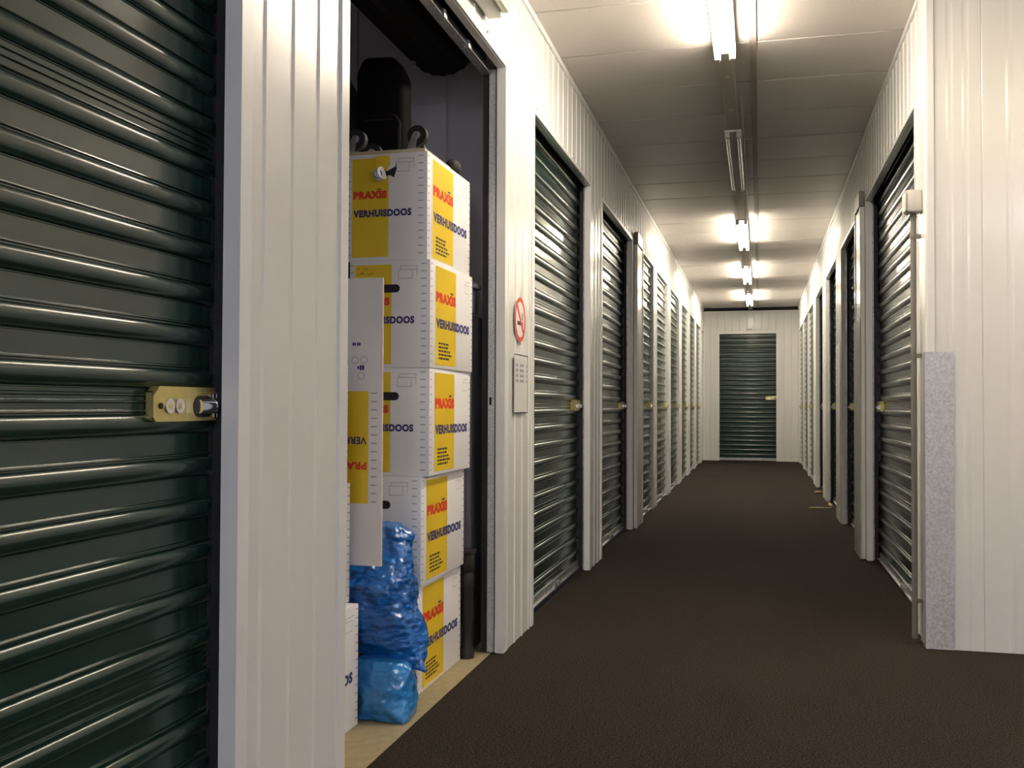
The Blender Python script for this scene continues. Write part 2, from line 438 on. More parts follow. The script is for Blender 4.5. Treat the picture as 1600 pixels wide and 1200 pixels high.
# ------------------------------------------------------------------ the open storage unit
U0, U1, UH = LEFT[1]
tag(box_obj('floor_storage_unit', (-3.2, 1.95, -0.05), (-1.0005, 3.95, 0.0005), 'unit_floor'), 'bare beige floor inside the open storage unit', 'floor', kind='structure')
def partition(name, lo_x, hi_x, y, face, label):
    root = box_obj(name, (lo_x, min(y, y-face*0.02), 0.0), (hi_x, max(y, y-face*0.02), HC-0.012), 'unit_panel')
    tag(root, label, 'wall', kind='structure')
    x = hi_x-0.0
    while x-0.2 > lo_x:
        y0, y1 = sorted((y+face*0.0005, y+face*0.010))
        box_obj('partition_panel', (x-0.196, y0, 0.003), (x-0.004, y1, HC-0.015), 'unit_panel', root, 0.003)
        x -= 0.2
    return root
partition('wall_unit_far', -3.2, -1.062, 3.90, -1, 'dim grey panelled partition inside the open storage unit')
partition('wall_unit_near', -3.2, -1.062, 2.02, 1, 'grey panelled partition hidden at the near side of the open unit')
tag(box_obj('wall_unit_back', (-3.26, 1.95, 0), (-3.2, 3.95, HC-0.012), 'unit_panel'), 'grey rear wall of the open storage unit', 'wall', kind='structure')
def open_door():
    d = empty('door_18', (-1.19, (U0+U1)/2, 2.38)); tag(d, 'roller door rolled up above the open storage unit', 'roller door', kind='structure')
    L = (U1-U0)/2
    # coiled curtain: a ribbed roll
    bm = bmesh.new(); pts = []
    N = 44
    for k in range(N):
        a = 2*PI*k/N; r = 0.150+(0.005 if k % 2 else 0)
        pts.append((r*math.cos(a), r*math.sin(a)))
    add_prism(bm, pts, 'y', -L-0.02, L-0.03)
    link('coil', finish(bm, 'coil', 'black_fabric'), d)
    # last piece of curtain hanging down to the bottom bar, behind the head
    bm = bmesh.new(); add_box(bm, (0.150, -L, -0.110), (0.162, L, 0.16)); link('curtain_end', finish(bm, 'curtain_end', 'green_steel'), d)
    bm = bmesh.new(); add_prism(bm, [(0.146, -0.150), (0.182, -0.150), (0.182, -0.142), (0.170, -0.138), (0.170, -0.110), (0.146, -0.110)], 'y', -L-0.01, L+0.012)
    bb = link('bottom_bar', finish(bm, 'bottom_bar', 'galvanised'), d)
    for dy in (0.42, 0.14):
        bm = bmesh.new(); add_box(bm, (0.17, dy, -0.16), (0.19, dy+0.03, -0.13), 0.003); link('bar_clip', finish(bm, 'bar_clip', 'galvanised'), bb)
    # stop bolt on the coil bracket
    bm = bmesh.new(); add_cyl(bm, (-0.075, L-0.16, -0.155), (-0.075, L-0.16, -0.125), 0.008, 8); link('bolt', finish(bm, 'bolt', 'galvanised', 40), d)
    for s in (-1, 1):
        j = s*(L+0.004); a, b = sorted((j, j+s*0.05))
        bm = bmesh.new()
        add_box(bm, (-0.065+0.24-0.0, a, -2.375), (-0.065+0.266, b, -0.13))
        g = link('guide', finish(bm, 'guide', 'galvanised_plate'), d)
        bm = bmesh.new(); add_box(bm, (0.150, a+(0.002 if s > 0 else 0), -2.375), (0.1735, b-(0 if s > 0 else 0.002), -0.13)); link('brush_strip', finish(bm, 'brush_strip', 'dark_rubber'), g)
        bm = bmesh.new(); add_box(bm, (0.180, a-0.001, -1.43), (0.190, a+0.004, -1.40)); link('strike_slot', finish(bm, 'strike_slot', 'hole_dark'), g)
    # head box lining
    bm = bmesh.new(); add_box(bm, (0.20, -L, -0.10), (0.205, L, 0.2)); link('head_lining', finish(bm, 'head_lining', 'black_void'), d)
open_door()

# ------------------------------------------------------------------ lettering helper
TXT = {}
def text_mesh(s, mname, wd, ht, bold=0.0, slant=0.0):
    key = (s, mname, round(wd, 4), round(ht, 4))
    if key in TXT: return TXT[key]
    cu = bpy.data.curves.new('t', 'FONT'); cu.body = s; cu.size = 1; cu.offset = bold; cu.resolution_u = 3; cu.space_character = 1.0+bold*1.6
    cu.extrude = 0.0
    o = bpy.data.objects.new('t', cu); C.objects.link(o)
    dg = bpy.context.evaluated_depsgraph_get()
    me = bpy.data.meshes.new_from_object(o.evaluated_get(dg)); bpy.data.objects.remove(o)
    xs = [v.co.x for v in me.vertices]; ys = [v.co.y for v in me.vertices]
    x0, x1, y0, y1 = min(xs), max(xs), min(ys), max(ys)
    for v in me.vertices:
        xx = (v.co.x-x0)/(x1-x0)*wd; yy = (v.co.y-y0)/(y1-y0)*ht
        v.co = (xx+slant*yy, yy, 0)
    me.materials.clear(); me.materials.append(MATS[mname]); me.name = 'lettering'
    TXT[key] = me
    return me

# ------------------------------------------------------------------ moving boxes
BW, BD, BH = 0.286, 0.48, 0.357
FR = {  # face frames: origin, u axis, rotation so that local xy print lies on the face, slightly proud
    'front': lambda u, v, e: ((-BW/2+u, -BD/2-e, v), (PI/2, 0, 0)),
    'right': lambda u, v, e: ((BW/2+e, -BD/2+u, v), (PI/2, 0, PI/2)),
}
PRN = {}
def quads_mesh(key, rects, m):
    if key in PRN: return PRN[key]
    bm = bmesh.new()
    for (x0, y0, x1, y1) in rects:
        bm.faces.new([bm.verts.new(c) for c in ((x0, y0, 0), (x1, y0, 0), (x1, y1, 0), (x0, y1, 0))])
    me = bpy.data.meshes.new(key); bm.to_mesh(me); bm.free(); me.materials.append(MATS[m]); PRN[key] = me
    return me
def line_rects(pts, t=0.0012):
    out = []
    for (a, b) in pts:
        x0, x1 = sorted((a[0], b[0])); y0, y1 = sorted((a[1], b[1]))
        out.append((x0-t/2, y0-t/2, x1+t/2, y1+t/2))
    return out
def carton_print(box, face, W, big):
    def put(name, me, u, v, e):
        loc, rot = FR[face](u, v, e); return link(name, me, box, loc, rot)
    if face == 'front': b0, b1 = 0.020, 0.150
    else: b0, b1 = 0.052, 0.275
    put('yellow_band', quads_mesh('yellow_band_'+face, [(b0, 0.012, b1, BH-0.014)], 'print_yellow'), 0, 0, 0.0006)
    n = 14
    tk = 0.012 if face == 'front' else 0.020
    e0 = 0.012 if face == 'front' else 0.016
    rs = []
    for k in range(n):
        z = 0.020+k*(BH-0.035)/(n-1)
        rs += [(W-e0-tk-0.008, z, W-e0-0.002, z+0.0024)] if face == 'front' else [(W-0.004-tk, z, W-0.004, z+0.0024)]
        rs += [(0.004, z, 0.004+tk*0.8, z+0.0024)]
    put('tick_marks', quads_mesh('tick_marks_'+face, rs, 'print_grey'), 0, 0, 0.0007)
    if face == 'front':
        put('brand_lettering', text_mesh('PRAXIS', 'print_red', 0.120, 0.027, 0.085), 0.024, 0.207, 0.0009)
        put('roof_mark', quads_mesh('roof_mark_f', [(0.0, 0.0, 0.014, 0.004)], 'print_navy'), 0.110, 0.236, 0.0009)
        put('name_lettering', text_mesh('VERHUISDOOS', 'print_navy', 0.207, 0.025, 0.06), 0.024, 0.146, 0.0010)
        ix, iz, s = 0.175, BH-0.062, 0.048
        put('box_icon', quads_mesh('box_icon_f', line_rects([((0, 0), (s, 0)), ((s, 0), (s, .03)), ((0, .03), (s, .03)), ((0, 0), (0, .03)), ((.008, .030), (.008, .042)), ((.008, .042), (.064, .042)), ((.064, .042), (.064, .010)), ((s, .03), (.064, .03))]), 'print_grey'), ix, iz, 0.0007)
    else:
        put('brand_lettering', text_mesh('PRAXIS', 'print_red', 0.217, 0.036, 0.08), 0.056, 0.222, 0.0009)
        put('roof_mark', quads_mesh('roof_mark_r', [(0.0, 0.0, 0.030, 0.006)], 'print_navy'), 0.212, 0.262, 0.0009)
        put('name_lettering', text_mesh('VERHUISDOOS', 'print_navy', 0.377, 0.032, 0.055), 0.058, 0.136, 0.0010)
        put('box_icon', quads_mesh('box_icon_r', line_rects([((0, 0), (.05, 0)), ((.05, 0), (.05, .03)), ((0, .03), (.05, .03)), ((0, 0), (0, .03)), ((.01, .03), (.01, .042)), ((.01, .042), (.065, .042))]), 'print_grey'), 0.38, BH-0.07, 0.0007)
        r2 = random.Random(3)
        rs = []
        for l in range(5):
            x = 0.0; wl = r2.uniform(0.10, 0.15)
            while x < wl:
                ww = r2.uniform(0.012, 0.03); rs.append((x, -l*0.0125, min(x+ww, wl), -l*0.0125+0.0065)); x += ww+0.005
        put('small_print', quads_mesh('small_print_r', rs, 'print_black'), 0.085, 0.082, 0.0009)
def stadium_mesh(key, hw, hh, m):
    if key in PRN: return PRN[key]
    bm = bmesh.new(); pts = []
    for s in (0, 1):
        for k in range(9):
            a = -PI/2+PI*k/8+PI*s; pts.append(((hw-hh)*(1 if s == 0 else -1)+hh*math.cos(a), hh*math.sin(a), 0))
    bm.faces.new([bm.verts.new(p) for p in pts]); me = bpy.data.meshes.new(key); bm.to_mesh(me); bm.free(); me.materials.append(MATS[m]); PRN[key] = me
    return me
BODY = [None]
def carton(loc, rz, label, group, hole=True):
    b = empty('moving_box', loc, rz); tag(b, label, 'box', group)
    if BODY[0] is None:
        bm = bmesh.new(); add_box(bm, (-BW/2, -BD/2, 0), (BW/2, BD/2, BH-0.002), 0.003)
        BODY[0] = finish(bm, 'carton_body', 'carton', 40)
    body = link('carton_body', BODY[0], b)
    bm = bmesh.new(); add_box(bm, (-BW/2+0.001, -BD/2+0.001, BH-0.0035), (-0.001, BD/2-0.001, BH-0.0005)); link('lid_flap', finish(bm, 'lid_flap', 'carton'), b)
    bm = bmesh.new(); add_box(bm, (0.001, -BD/2+0.001, BH-0.0035), (BW/2-0.001, BD/2-0.001, BH-0.0005)); link('lid_flap', finish(bm, 'lid_flap', 'carton'), b)
    carton_print(b, 'front', BW, True); carton_print(b, 'right', BD, True)
    if hole:
        loc, rot = FR['front'](0.146, BH-0.094, 0.0012)
        link('hand_hole', stadium_mesh('hand_hole', 0.034, 0.0135, 'hole_dark'), b, loc, rot)
    return b
G = 'printed moving boxes stacked in the unit'
stack = [(-1.083, 3.055, 0.0, 'white and yellow moving box at the bottom of the tall stack'),
         (-1.070, 3.050, 0.0, 'white and yellow moving box second from the bottom of the tall stack'),
         (-1.052, 3.068, 0.008, 'white and yellow moving box in the middle of the tall stack'),
         (-1.047, 3.066, -0.004, 'white and yellow moving box with handwriting, second from the top'),
         (-1.058, 3.064, -0.006, 'white and yellow moving box with a torn handle hole, top of the stack')]
tops = []
for i, (xr, yf, rz, lab) in enumerate(stack):
    b = carton((xr-BW/2, yf+BD/2, 0.0006+i*BH), rz, lab, G, hole=i != 4)
    tops.append(b)
# handwriting on the second box from the top
def handwriting(b):
    r2 = random.Random(11); bm = bmesh.new()
    for l in range(3):
        x = 0.0
        for k in range((3, 8, 4)[l]):
            ww = r2.uniform(0.004, 0.010)
            z0 = -l*0.017+r2.uniform(-0.002, 0.002); hgt = r2.uniform(0.003, 0.008)
            bm.faces.new([bm.verts.new(c) for c in ((x, z0, 0), (x+0.0025, z0, 0), (x+ww, z0+hgt, 0), (x+ww-0.0025, z0+hgt, 0))])
            x += ww+0.002 + (0.014 if (l == 0 and k == 0) else 0)
    me = bpy.data.meshes.new('handwriting'); bm.to_mesh(me); bm.free(); me.materials.append(MATS['print_black'])
    loc, rot = FR['front'](0.028, BH-0.030, 0.0011); link('handwriting', me, b, loc, rot)
handwriting(tops[3])
# torn handle hole of the top box, with the roll that shows through it
def torn(b):
    loc, rot = FR['front'](0.135, BH-0.062, 0.0011)
    bm = bmesh.new()
    bm.faces.new([bm.verts.new((x, y, 0)) for x, y in ((-0.030, -0.012), (-0.030, 0.006), (-0.006, 0.008), (0.010, 0.019), (0.030, 0.024), (0.043, 0.026), (0.043, 0.008), (0.034, -0.020), (0.020, -0.012), (0.0, -0.014))])
    me = finish(bm, 'torn_hole', 'hole_dark'); link('torn_hole', me, b, loc, rot)
    loc2, _ = FR['front'](0.135, BH-0.062, 0.0)
    bm = bmesh.new(); add_cyl(bm, (0, 0, 0), (0.02, -0.010, 0.005), 0.022, 20)
    r = link('poking_roll', finish(bm, 'poking_roll', 'print_white', 40), b, (loc2[0]-0.022, loc2[1]-0.003, loc2[2]-0.010))
    for rr, e in ((0.016, 0.0016), (0.006, 0.0020)):
        bm = bmesh.new()
        bmesh.ops.create_circle(bm, cap_ends=True, segments=20, radius=rr)
        if rr > 0.01:
            bm.free(); bm = bmesh.new()
            A = [bm.verts.new((rr*math.cos(k*PI/10), rr*math.sin(k*PI/10), 0)) for k in range(20)]
            Bv = [bm.verts.new((rr*0.7*math.cos(k*PI/10), rr*0.7*math.sin(k*PI/10), 0)) for k in range(20)]
            for k in range(20): bm.faces.new((A[k], A[(k+1) % 20], Bv[(k+1) % 20], Bv[k]))
        o = link('roll_print', finish(bm, 'roll_print', 'sticker_blue'), r)
        dv = Vector((0, -1, 0)); o.rotation_euler = (PI/2, 0, 0.15); o.location = (0.006, -0.0185-e, 0.0)
    for nm, pts, m, rx in (('bent_flap', [(-0.030, 0.006), (0.008, 0.004), (0.024, 0.012), (0.020, 0.052), (-0.028, 0.054)], 'print_yellow', 0.10), ('torn_edge', [(0.008, 0.002), (0.040, 0.016), (0.043, 0.028), (0.024, 0.026)], 'carton', 0.2)):
        bm = bmesh.new(); add_prism(bm, pts, 'y', -0.0035, -0.001); link(nm, finish(bm, nm, m), b, (loc2[0], loc2[1]-0.0005, loc2[2]), (rx, 0, 0))
torn(tops[4])
# lower stack half hidden behind the pillar
for i, (xr, yb, lab) in enumerate([(-1.160, 2.752, 'white moving box on the unit floor, half hidden by the white pillar'),
                                   (-1.195, 2.765, 'white moving box in the middle of the stack behind the pillar'),
                                   (-1.200, 2.755, 'white moving box on top of the stack behind the pillar')]):
    carton((xr-BW/2, yb-BD/2, 0.0006+i*BH), 0, lab, G)

# flat-packed carton standing on the blue bag, its print upside down
def flat_pack():
    x0, x1, y, z0, z1 = -1.42, -1.106, 2.795, 0.462, 1.335
    r = empty('flattened_box', ((x0+x1)/2, y, z0)); tag(r, 'flat-packed white moving box standing upright, its lettering upside down', 'box')
    wd = (x1-x0)/2; h = z1-z0
    for k, (m, e) in enumerate((('carton', 0.0), ('carton_edge', 0.0046))):
        bm = bmesh.new(); add_box(bm, (-wd, e, 0), (wd, e+0.004, h-0.004*k), 0.0012); link('board', finish(bm, 'board', m), r)
    bm = bmesh.new(); add_box(bm, (-wd+0.002, 0.0092, 0.004), (wd-0.002, 0.0132, h-0.008), 0.0012); link('board', finish(bm, 'board', 'carton'), r)
    def put(name, me, u, v, e=0.0008, flip=False):
        return link(name, me, r, (wd-u, -e, v), (PI/2, PI if flip else 0, 0))
    put('yellow_band', quads_mesh('fp_band', [(-0.13, 0, 0, 0.340)], 'print_yellow'), 0.045, 0.188)
    put('tick_marks', quads_mesh('fp_ticks', [(0, 0.004+k*0.0253, 0.019, 0.0066+k*0.0253) for k in range(14)], 'print_grey'), 0.036, 0.188)
    put('brand_lettering', text_mesh('PRAXIS', 'print_red', 0.118, 0.024, 0.05), 0.050, 0.326-0.012, 0.0011, True)
    put('name_lettering', text_mesh('VERHUISDOOS', 'print_navy', 0.205, 0.023, 0.035), 0.050, 0.390, 0.0011, True)
    put('flap_marks', quads_mesh('fp_mark_a', [(0, 0, .005, .009), (.006, 0, .011, .009), (.015, 0, .020, .009), (.021, 0, .026, .009)], 'print_navy'), 0.098, 0.667, 0.0011)
    put('flap_marks', quads_mesh('fp_mark_b', [(0, .004, .006, .012), (.008, 0, .014, .015), (.016, 0, .022, .015)], 'print_navy'), 0.082, 0.592, 0.0011)
    hexes = []
    for (cx, cz) in ((-0.014, 0.018), (0.014, 0.018), (0.006, -0.03)):
        pts = [(cx+0.013*math.cos(a), cz+0.012*math.sin(a)) for a in (PI/6+k*PI/3 for k in range(6))]
        hexes.append(pts)
    bm = bmesh.new()
    for pts in hexes:
        ii = [(cx*0.0+px, py) for px, py in pts]
        mx = sum(p[0] for p in pts)/6; my = sum(p[1] for p in pts)/6
        A = [bm.verts.new((px, py, 0)) for px, py in pts]; Bv = [bm.verts.new((mx+(px-mx)*.88, my+(py-my)*.88, 0)) for px, py in pts]
        for k in range(6): bm.faces.new((A[k], A[(k+1) % 6], Bv[(k+1) % 6], Bv[k]))
    put('hexagon_marks', finish(bm, 'hexagon_marks', 'print_grey'), 0.075, 0.605)
flat_pack()

# ------------------------------------------------------------------ blue bin bags
def bag(name, rings, m, label, loc, seed, corners=(), amp=0.010):
    """rings: (z, cx, cy, rx, ry, squareness)"""
    bm = bmesh.new(); N = 120; loops = []
    M = 70
    def interp(t):
        f = t*(len(rings)-1); i = min(int(f), len(rings)-2); s = f-i
        s2 = s*s*(3-2*s)
        return [a*(1-s2)+b*s2 for a, b in zip(rings[i], rings[i+1])]
    for j in range(M+1):
        z, cx, cy, rx, ry, sq = interp(j/M); L = []
        for k in range(N):
            a = 2*PI*k/N; ca, sa = math.cos(a), math.sin(a); e = 2.0/sq
            x = cx+rx*math.copysign(abs(ca)**e, ca); y = cy+ry*math.copysign(abs(sa)**e, sa)
            p = Vector((x, y, z))
            q = p*16+Vector((seed, 0, seed*2)); q2 = p*38+Vector((0, seed, 0))
            dv = (abs(noise.noise(q))*2-0.5)*amp+(abs(noise.noise(q2))-0.3)*amp*0.75+(abs(noise.noise(p*75))-0.3)*amp*0.35
            d = Vector((ca, sa, 0)); fade = min(1, z/0.03) if z < 0.03 else 1
            p += d*dv; p.z += noise.noise(q+Vector((9, 9, 9)))*amp*0.6*fade
            for (cv, rad, pull) in corners:
                w_ = math.exp(-((p-Vector(cv)).length/rad)**2); p = p.lerp(Vector(cv)+Vector(pull), w_*0.8)
            p.z = max(p.z, 0.0012)
            L.append(bm.verts.new(p))
        loops.append(L)
    for j in range(M):
        for k in range(N):
            bm.faces.new((loops[j][k], loops[j][(k+1) % N], loops[j+1][(k+1) % N], loops[j+1][k]))
    bm.faces.new(loops[0][::-1]); bm.faces.new(loops[-1])
    o = link(name, finish(bm, name, m, 75), None, loc); tag(o, label, 'bin bag', 'blue plastic bin bags')
    return o
# tall bag: leans on the box stack; rings (z, cx, cy, rx, ry, squareness)
bag('bin_bag', [(0.176, 0.02, 0.02, 0.05, 0.04, 2.6), (0.182, 0.01, 0.01, 0.120, 0.085, 2.8), (0.23, 0.00, -0.005, 0.130, 0.105, 2.8), (0.32, -0.020, -0.010, 0.118, 0.110, 2.8),
                (0.40, -0.025, -0.012, 0.112, 0.115, 2.6), (0.445, -0.015, 0.000, 0.100, 0.095, 2.6), (0.485, 0.000, 0.015, 0.080, 0.070, 2.5), (0.535, 0.002, 0.025, 0.066, 0.055, 2.4), (0.566, -0.008, 0.03, 0.045, 0.040, 2.3), (0.576, -0.012, 0.032, 0.006, 0.008, 2)],
    'blue_plastic', 'tall dark blue bin bag under the flattened box, leaning on the stack', (-1.140, 2.925, 0.0), 3.1,
    corners=[((0.120, -0.045, 0.180), 0.075, (0.045, 0.0, -0.065)), ((0.09, -0.05, 0.180), 0.06, (0.02, 0.0, -0.05))], amp=0.012)
bag('bin_bag', [(0.001, 0, 0, 0.07, 0.05, 3), (0.004, 0, 0, 0.090, 0.075, 3), (0.05, 0, 0, 0.094, 0.090, 2.6), (0.10, -0.003, 0.0, 0.094, 0.088, 2.5), (0.150, -0.012, 0.005, 0.092, 0.080, 2.6), (0.176, -0.018, 0.01, 0.080, 0.065, 2.6), (0.182, -0.018, 0.01, 0.01, 0.01, 2)],
    'blue_plastic_light', 'small puffy lighter blue bin bag lying on the beige floor', (-1.112, 2.858, 0.0), 8.4,
    corners=[((0.075, -0.070, 0.008), 0.05, (0.020, -0.020, -0.006)), ((0.085, -0.03, 0.145), 0.05, (0.012, -0.004, 0.006))], amp=0.008)

# ------------------------------------------------------------------ dolly with upturned casters, luggage, oddments in the unit
ZT = 5*BH+0.0006
def dolly():
    x0, x1, y0, y1 = -1.42, -1.075, 3.085, 3.36
    d = empty('furniture_dolly', ((x0+x1)/2, (y0+y1)/2, ZT+0.001)); tag(d, 'wooden furniture dolly lying upside down on the top box, casters upward', 'dolly')
    hx, hy = (x1-x0)/2, (y1-y0)/2
    bm = bmesh.new(); add_box(bm, (-hx, -hy, 0), (hx, hy, 0.016), 0.003); link('board', finish(bm, 'board', 'raw_board', 40), d)
    for (cx, cy) in ((hx-0.05, -hy+0.045), (-hx+0.075, -hy+0.045), (-hx+0.06, hy-0.05), (hx-0.12, hy-0.05)):
        ca = empty('caster', (cx, cy, 0.016)); ca.parent = d
        bm = bmesh.new(); add_box(bm, (-0.024, -0.022, 0), (0.024, 0.022, 0.003)); add_cyl(bm, (-0.012, 0, 0.003), (-0.012, 0, 0.010), 0.014, 12)
        link('mount_plate', finish(bm, 'mount_plate', 'galvanised', 40), ca)
        for s in (-1, 1):
            y_ = s*0.0155; a, b = sorted((y_, y_+s*0.002))
            bm = bmesh.new(); add_prism(bm, [(-0.026, 0.008), (0.004, 0.008), (0.016, 0.062), (0.004, 0.066), (-0.004, 0.060)], 'y', a, b); link('fork', finish(bm, 'fork', 'galvanised'), ca)
        bm = bmesh.new(); add_cyl(bm, (0.008, -0.013, 0.053), (0.008, 0.013, 0.053), 0.034, 24); wl = link('wheel', finish(bm, 'wheel', 'dark_rubber', 40), ca)
        bm = bmesh.new(); add_cyl(bm, (0.008, -0.0145, 0.053), (0.008, 0.0145, 0.053), 0.013, 14); link('hub', finish(bm, 'hub', 'galvanised', 40), ca)
        bm = bmesh.new(); add_cyl(bm, (0.008, -0.020, 0.053), (0.008, 0.020, 0.053), 0.004, 8); link('axle', finish(bm, 'axle', 'chrome', 40), ca)
dolly()
def rounded_slab(name, pts, a, b, m, parent, bev=0.02):
    bm = bmesh.new(); add_prism(bm, pts, 'y', a, b)
    bmesh.ops.bevel(bm, geom=list(bm.edges), offset=bev, segments=3, affect='EDGES', profile=0.5)
    return link(name, finish(bm, name, m, 50), parent)
def rucksack():
    r = empty('travel_bag', (-1.35, 3.44, ZT)); tag(r, 'black soft travel bag standing on the boxes behind the casters', 'bag')
    rounded_slab('bag_body', [(-0.105, 0.0), (0.088, 0.0), (0.085, 0.375), (0.045, 0.45), (-0.075, 0.455), (-0.105, 0.40)], -0.055, 0.045, 'black_fabric', r, 0.022)
    rounded_slab('front_pocket', [(-0.085, 0.02), (0.075, 0.02), (0.078, 0.20), (0.055, 0.23), (-0.065, 0.23), (-0.085, 0.20)], -0.074, -0.050, 'black_fabric', r, 0.009)
    bm = bmesh.new(); add_box(bm, (-0.06, -0.0765, 0.205), (0.05, -0.0735, 0.209)); link('zip', finish(bm, 'zip', 'dark_rubber'), r)
    r2 = empty('carry_case', (-1.585, 3.45, ZT)); tag(r2, 'dark brown case leaning at the left behind the travel bag', 'case')
    rounded_slab('case_body', [(-0.14, 0.0), (0.105, 0.0), (0.10, 0.33), (0.03, 0.45), (-0.02, 0.53), (-0.14, 0.53)], -0.06, 0.10, 'dark_brown', r2, 0.02)
    bm = bmesh.new()
    for s in (-1, 1): add_box(bm, (s*0.04-0.008, 0.01, 0.52), (s*0.04+0.008, 0.03, 0.56))
    add_box(bm, (-0.05, 0.01, 0.555), (0.05, 0.03, 0.572), 0.004); link('handle', finish(bm, 'handle', 'dark_rubber'), r2)
rucksack()
wr = empty('wardrobe', (-1.60, 3.42, 0.0006)); tag(wr, 'dark wardrobe behind the tall box stack carrying the case', 'wardrobe')
bm = bmesh.new(); add_box(bm, (-0.22, -0.16, 0.0), (0.205, 0.16, ZT-0.002), 0.004); link('body', finish(bm, 'body', 'dark_brown', 40), wr)
bm = bmesh.new(); add_box(bm, (-0.21, -0.18, 0.06), (0.195, -0.1605, ZT-0.02), 0.003); wd_ = link('door', finish(bm, 'door', 'dark_brown', 40), wr)
bm = bmesh.new(); add_box(bm, (-0.18, -0.195, 0.9), (-0.165, -0.1805, 1.0), 0.003); link('handle', finish(bm, 'handle', 'galvanised', 40), wd_)
b2 = empty('cabinet', (-1.42, 3.72, 0.0)); tag(b2, 'slate grey cabinet in the gap behind the box stack', 'cabinet')
bm = bmesh.new(); add_box(bm, (-0.30, -0.07, 0.0), (0.335, 0.165, 1.30), 0.006); link('body', finish(bm, 'body', 'slate_panel', 40), b2)
bm = bmesh.new(); add_box(bm, (-0.05, -0.082, 0.04), (0.33, -0.0705, 1.285), 0.003); dr = link('door', finish(bm, 'door', 'slate_panel', 40), b2)
bm = bmesh.new(); add_box(bm, (0.29, -0.098, 1.05), (0.325, -0.0825, 1.13), 0.004); link('handle', finish(bm, 'handle', 'hole_dark', 40), dr)
bm = bmesh.new(); add_box(bm, (0.20, -0.0705, 1.305), (0.345, 0.0, 1.42), 0.004); add_box(bm, (0.20, -0.085, 1.40), (0.36, 0.0, 1.418), 0.002)
link('top_ledge', finish(bm, 'top_ledge', 'slate_panel', 40), b2)
tl = empty('turned_table_leg', (-1.072, 3.575, 0.0005)); tag(tl, 'dark brown turned wooden post standing in the gap beside the stack', 'wooden post')
bm = bmesh.new(); prev = None
prof = [(0.030, 0.0), (0.030, 0.03), (0.018, 0.05), (0.016, 0.10), (0.024, 0.16), (0.020, 0.24), (0.027, 0.26), (0.027, 0.31), (0.020, 0.32), (0.030, 0.34), (0.030, 0.385), (0.026, 0.39)]
for r_, z_ in prof:
    L = [bm.verts.new((r_*math.cos(k*PI/8), r_*math.sin(k*PI/8), z_)) for k in range(16)]
    if prev:
        for k in range(16): bm.faces.new((prev[k], prev[(k+1) % 16], L[(k+1) % 16], L[k]))
    else: bm.faces.new(L[::-1])
    prev = L
bm.faces.new(prev); link('post', finish(bm, 'post', 'dark_brown', 40), tl)
bm = bmesh.new(); add_box(bm, (-0.034, -0.034, 0.39), (0.030, 0.034, 0.405), 0.003); link('cap', finish(bm, 'cap', 'dark_brown'), tl)
kn = empty('round_black_knob', (-1.098, 3.455, ZT+0.0005)); tag(kn, 'small round black knob on the far corner of the top box', 'knob')
bm = bmesh.new(); add_cyl(bm, (0, 0, 0), (0, 0, 0.016), 0.018, 14); link('stem', finish(bm, 'stem', 'dark_rubber', 40), kn)
bm = bmesh.new(); bmesh.ops.create_uvsphere(bm, u_segments=18, v_segments=10, radius=0.032); link('ball', finish(bm, 'ball', 'dark_rubber', 60), kn, (0, 0, 0.036))

# ------------------------------------------------------------------ lights along the ceiling
LX = -0.155
tr = empty('lighting_trunking', (LX, 0, HC-0.045)); tag(tr, 'grey steel trunking rail fixed along the ceiling carrying the tube lights', 'rail')
bm = bmesh.new(); add_box(bm, (-0.034, -3.9, 0.003), (0.034, YE-0.05, 0.044), 0.002); link('rail', finish(bm, 'rail', 'trunking'), tr)
for yy in (5.05, 5.62, 8.15, 10.95, 13.95):
    bm = bmesh.new(); add_cyl(bm, (0, yy, 0.0015), (0, yy, 0.0045), 0.010, 12); link('screw_cover', finish(bm, 'screw_cover', 'batten_white', 40), tr)
TUBEM = {}
def tube_light(cy, mname, label, x=LX, along_x=False):
    d = empty('tube_light', (x, cy, HC-0.0445), PI/2 if along_x else 0); tag(d, label, 'light', 'twin fluorescent tube lights')
    L = 0.775
    bm = bmesh.new(); add_box(bm, (-0.050, -L, -0.012), (0.050, L, 0.0), 0.003); link('housing', finish(bm, 'housing', 'batten_white'), d)
    if mname not in TUBEM:
        bm = bmesh.new(); add_cyl(bm, (0, -L+0.03, 0), (0, L-0.03, 0), 0.013, 12); TUBEM[mname] = finish(bm, 'tube', mname, 40)
    for s in (-1, 1):
        link('tube', TUBEM[mname], d, (s*0.034, 0, -0.030))
        for e in (-1, 1):
            a, b = sorted((e*(L-0.028), e*L))
            bm = bmesh.new(); add_box(bm, (s*0.034-0.014, a, -0.046), (s*0.034+0.014, b, -0.0125), 0.003); link('lamp_holder', finish(bm, 'lamp_holder', 'batten_white'), d)
    return d
tube_light(3.90, 'tube_warm', 'lit tube light at the top of the picture, nearest the camera')
tube_light(6.80, 'tube_off', 'unlit tube light on the ceiling between the lit ones')
tube_light(9.72, 'tube_warm', 'lit tube light just beyond the unlit one')
tube_light(12.65, 'tube_warm', 'lit tube light, last but one before the end wall')
tube_light(15.55, 'tube_warm', 'lit tube light closest to the end wall')
tube_light(-2.40, 'tube_cool', 'cool white tube light on the ceiling behind the camera')
tube_light(2.85, 'tube_side', 'tube light over the side aisle right of the camera', x=2.15, along_x=True)
tube_light(-0.9, 'tube_fill', 'unseen cool fill light added over the side aisle behind the camera', x=2.75, along_x=True)  # added fill, out of view: cools the light on the left pillar
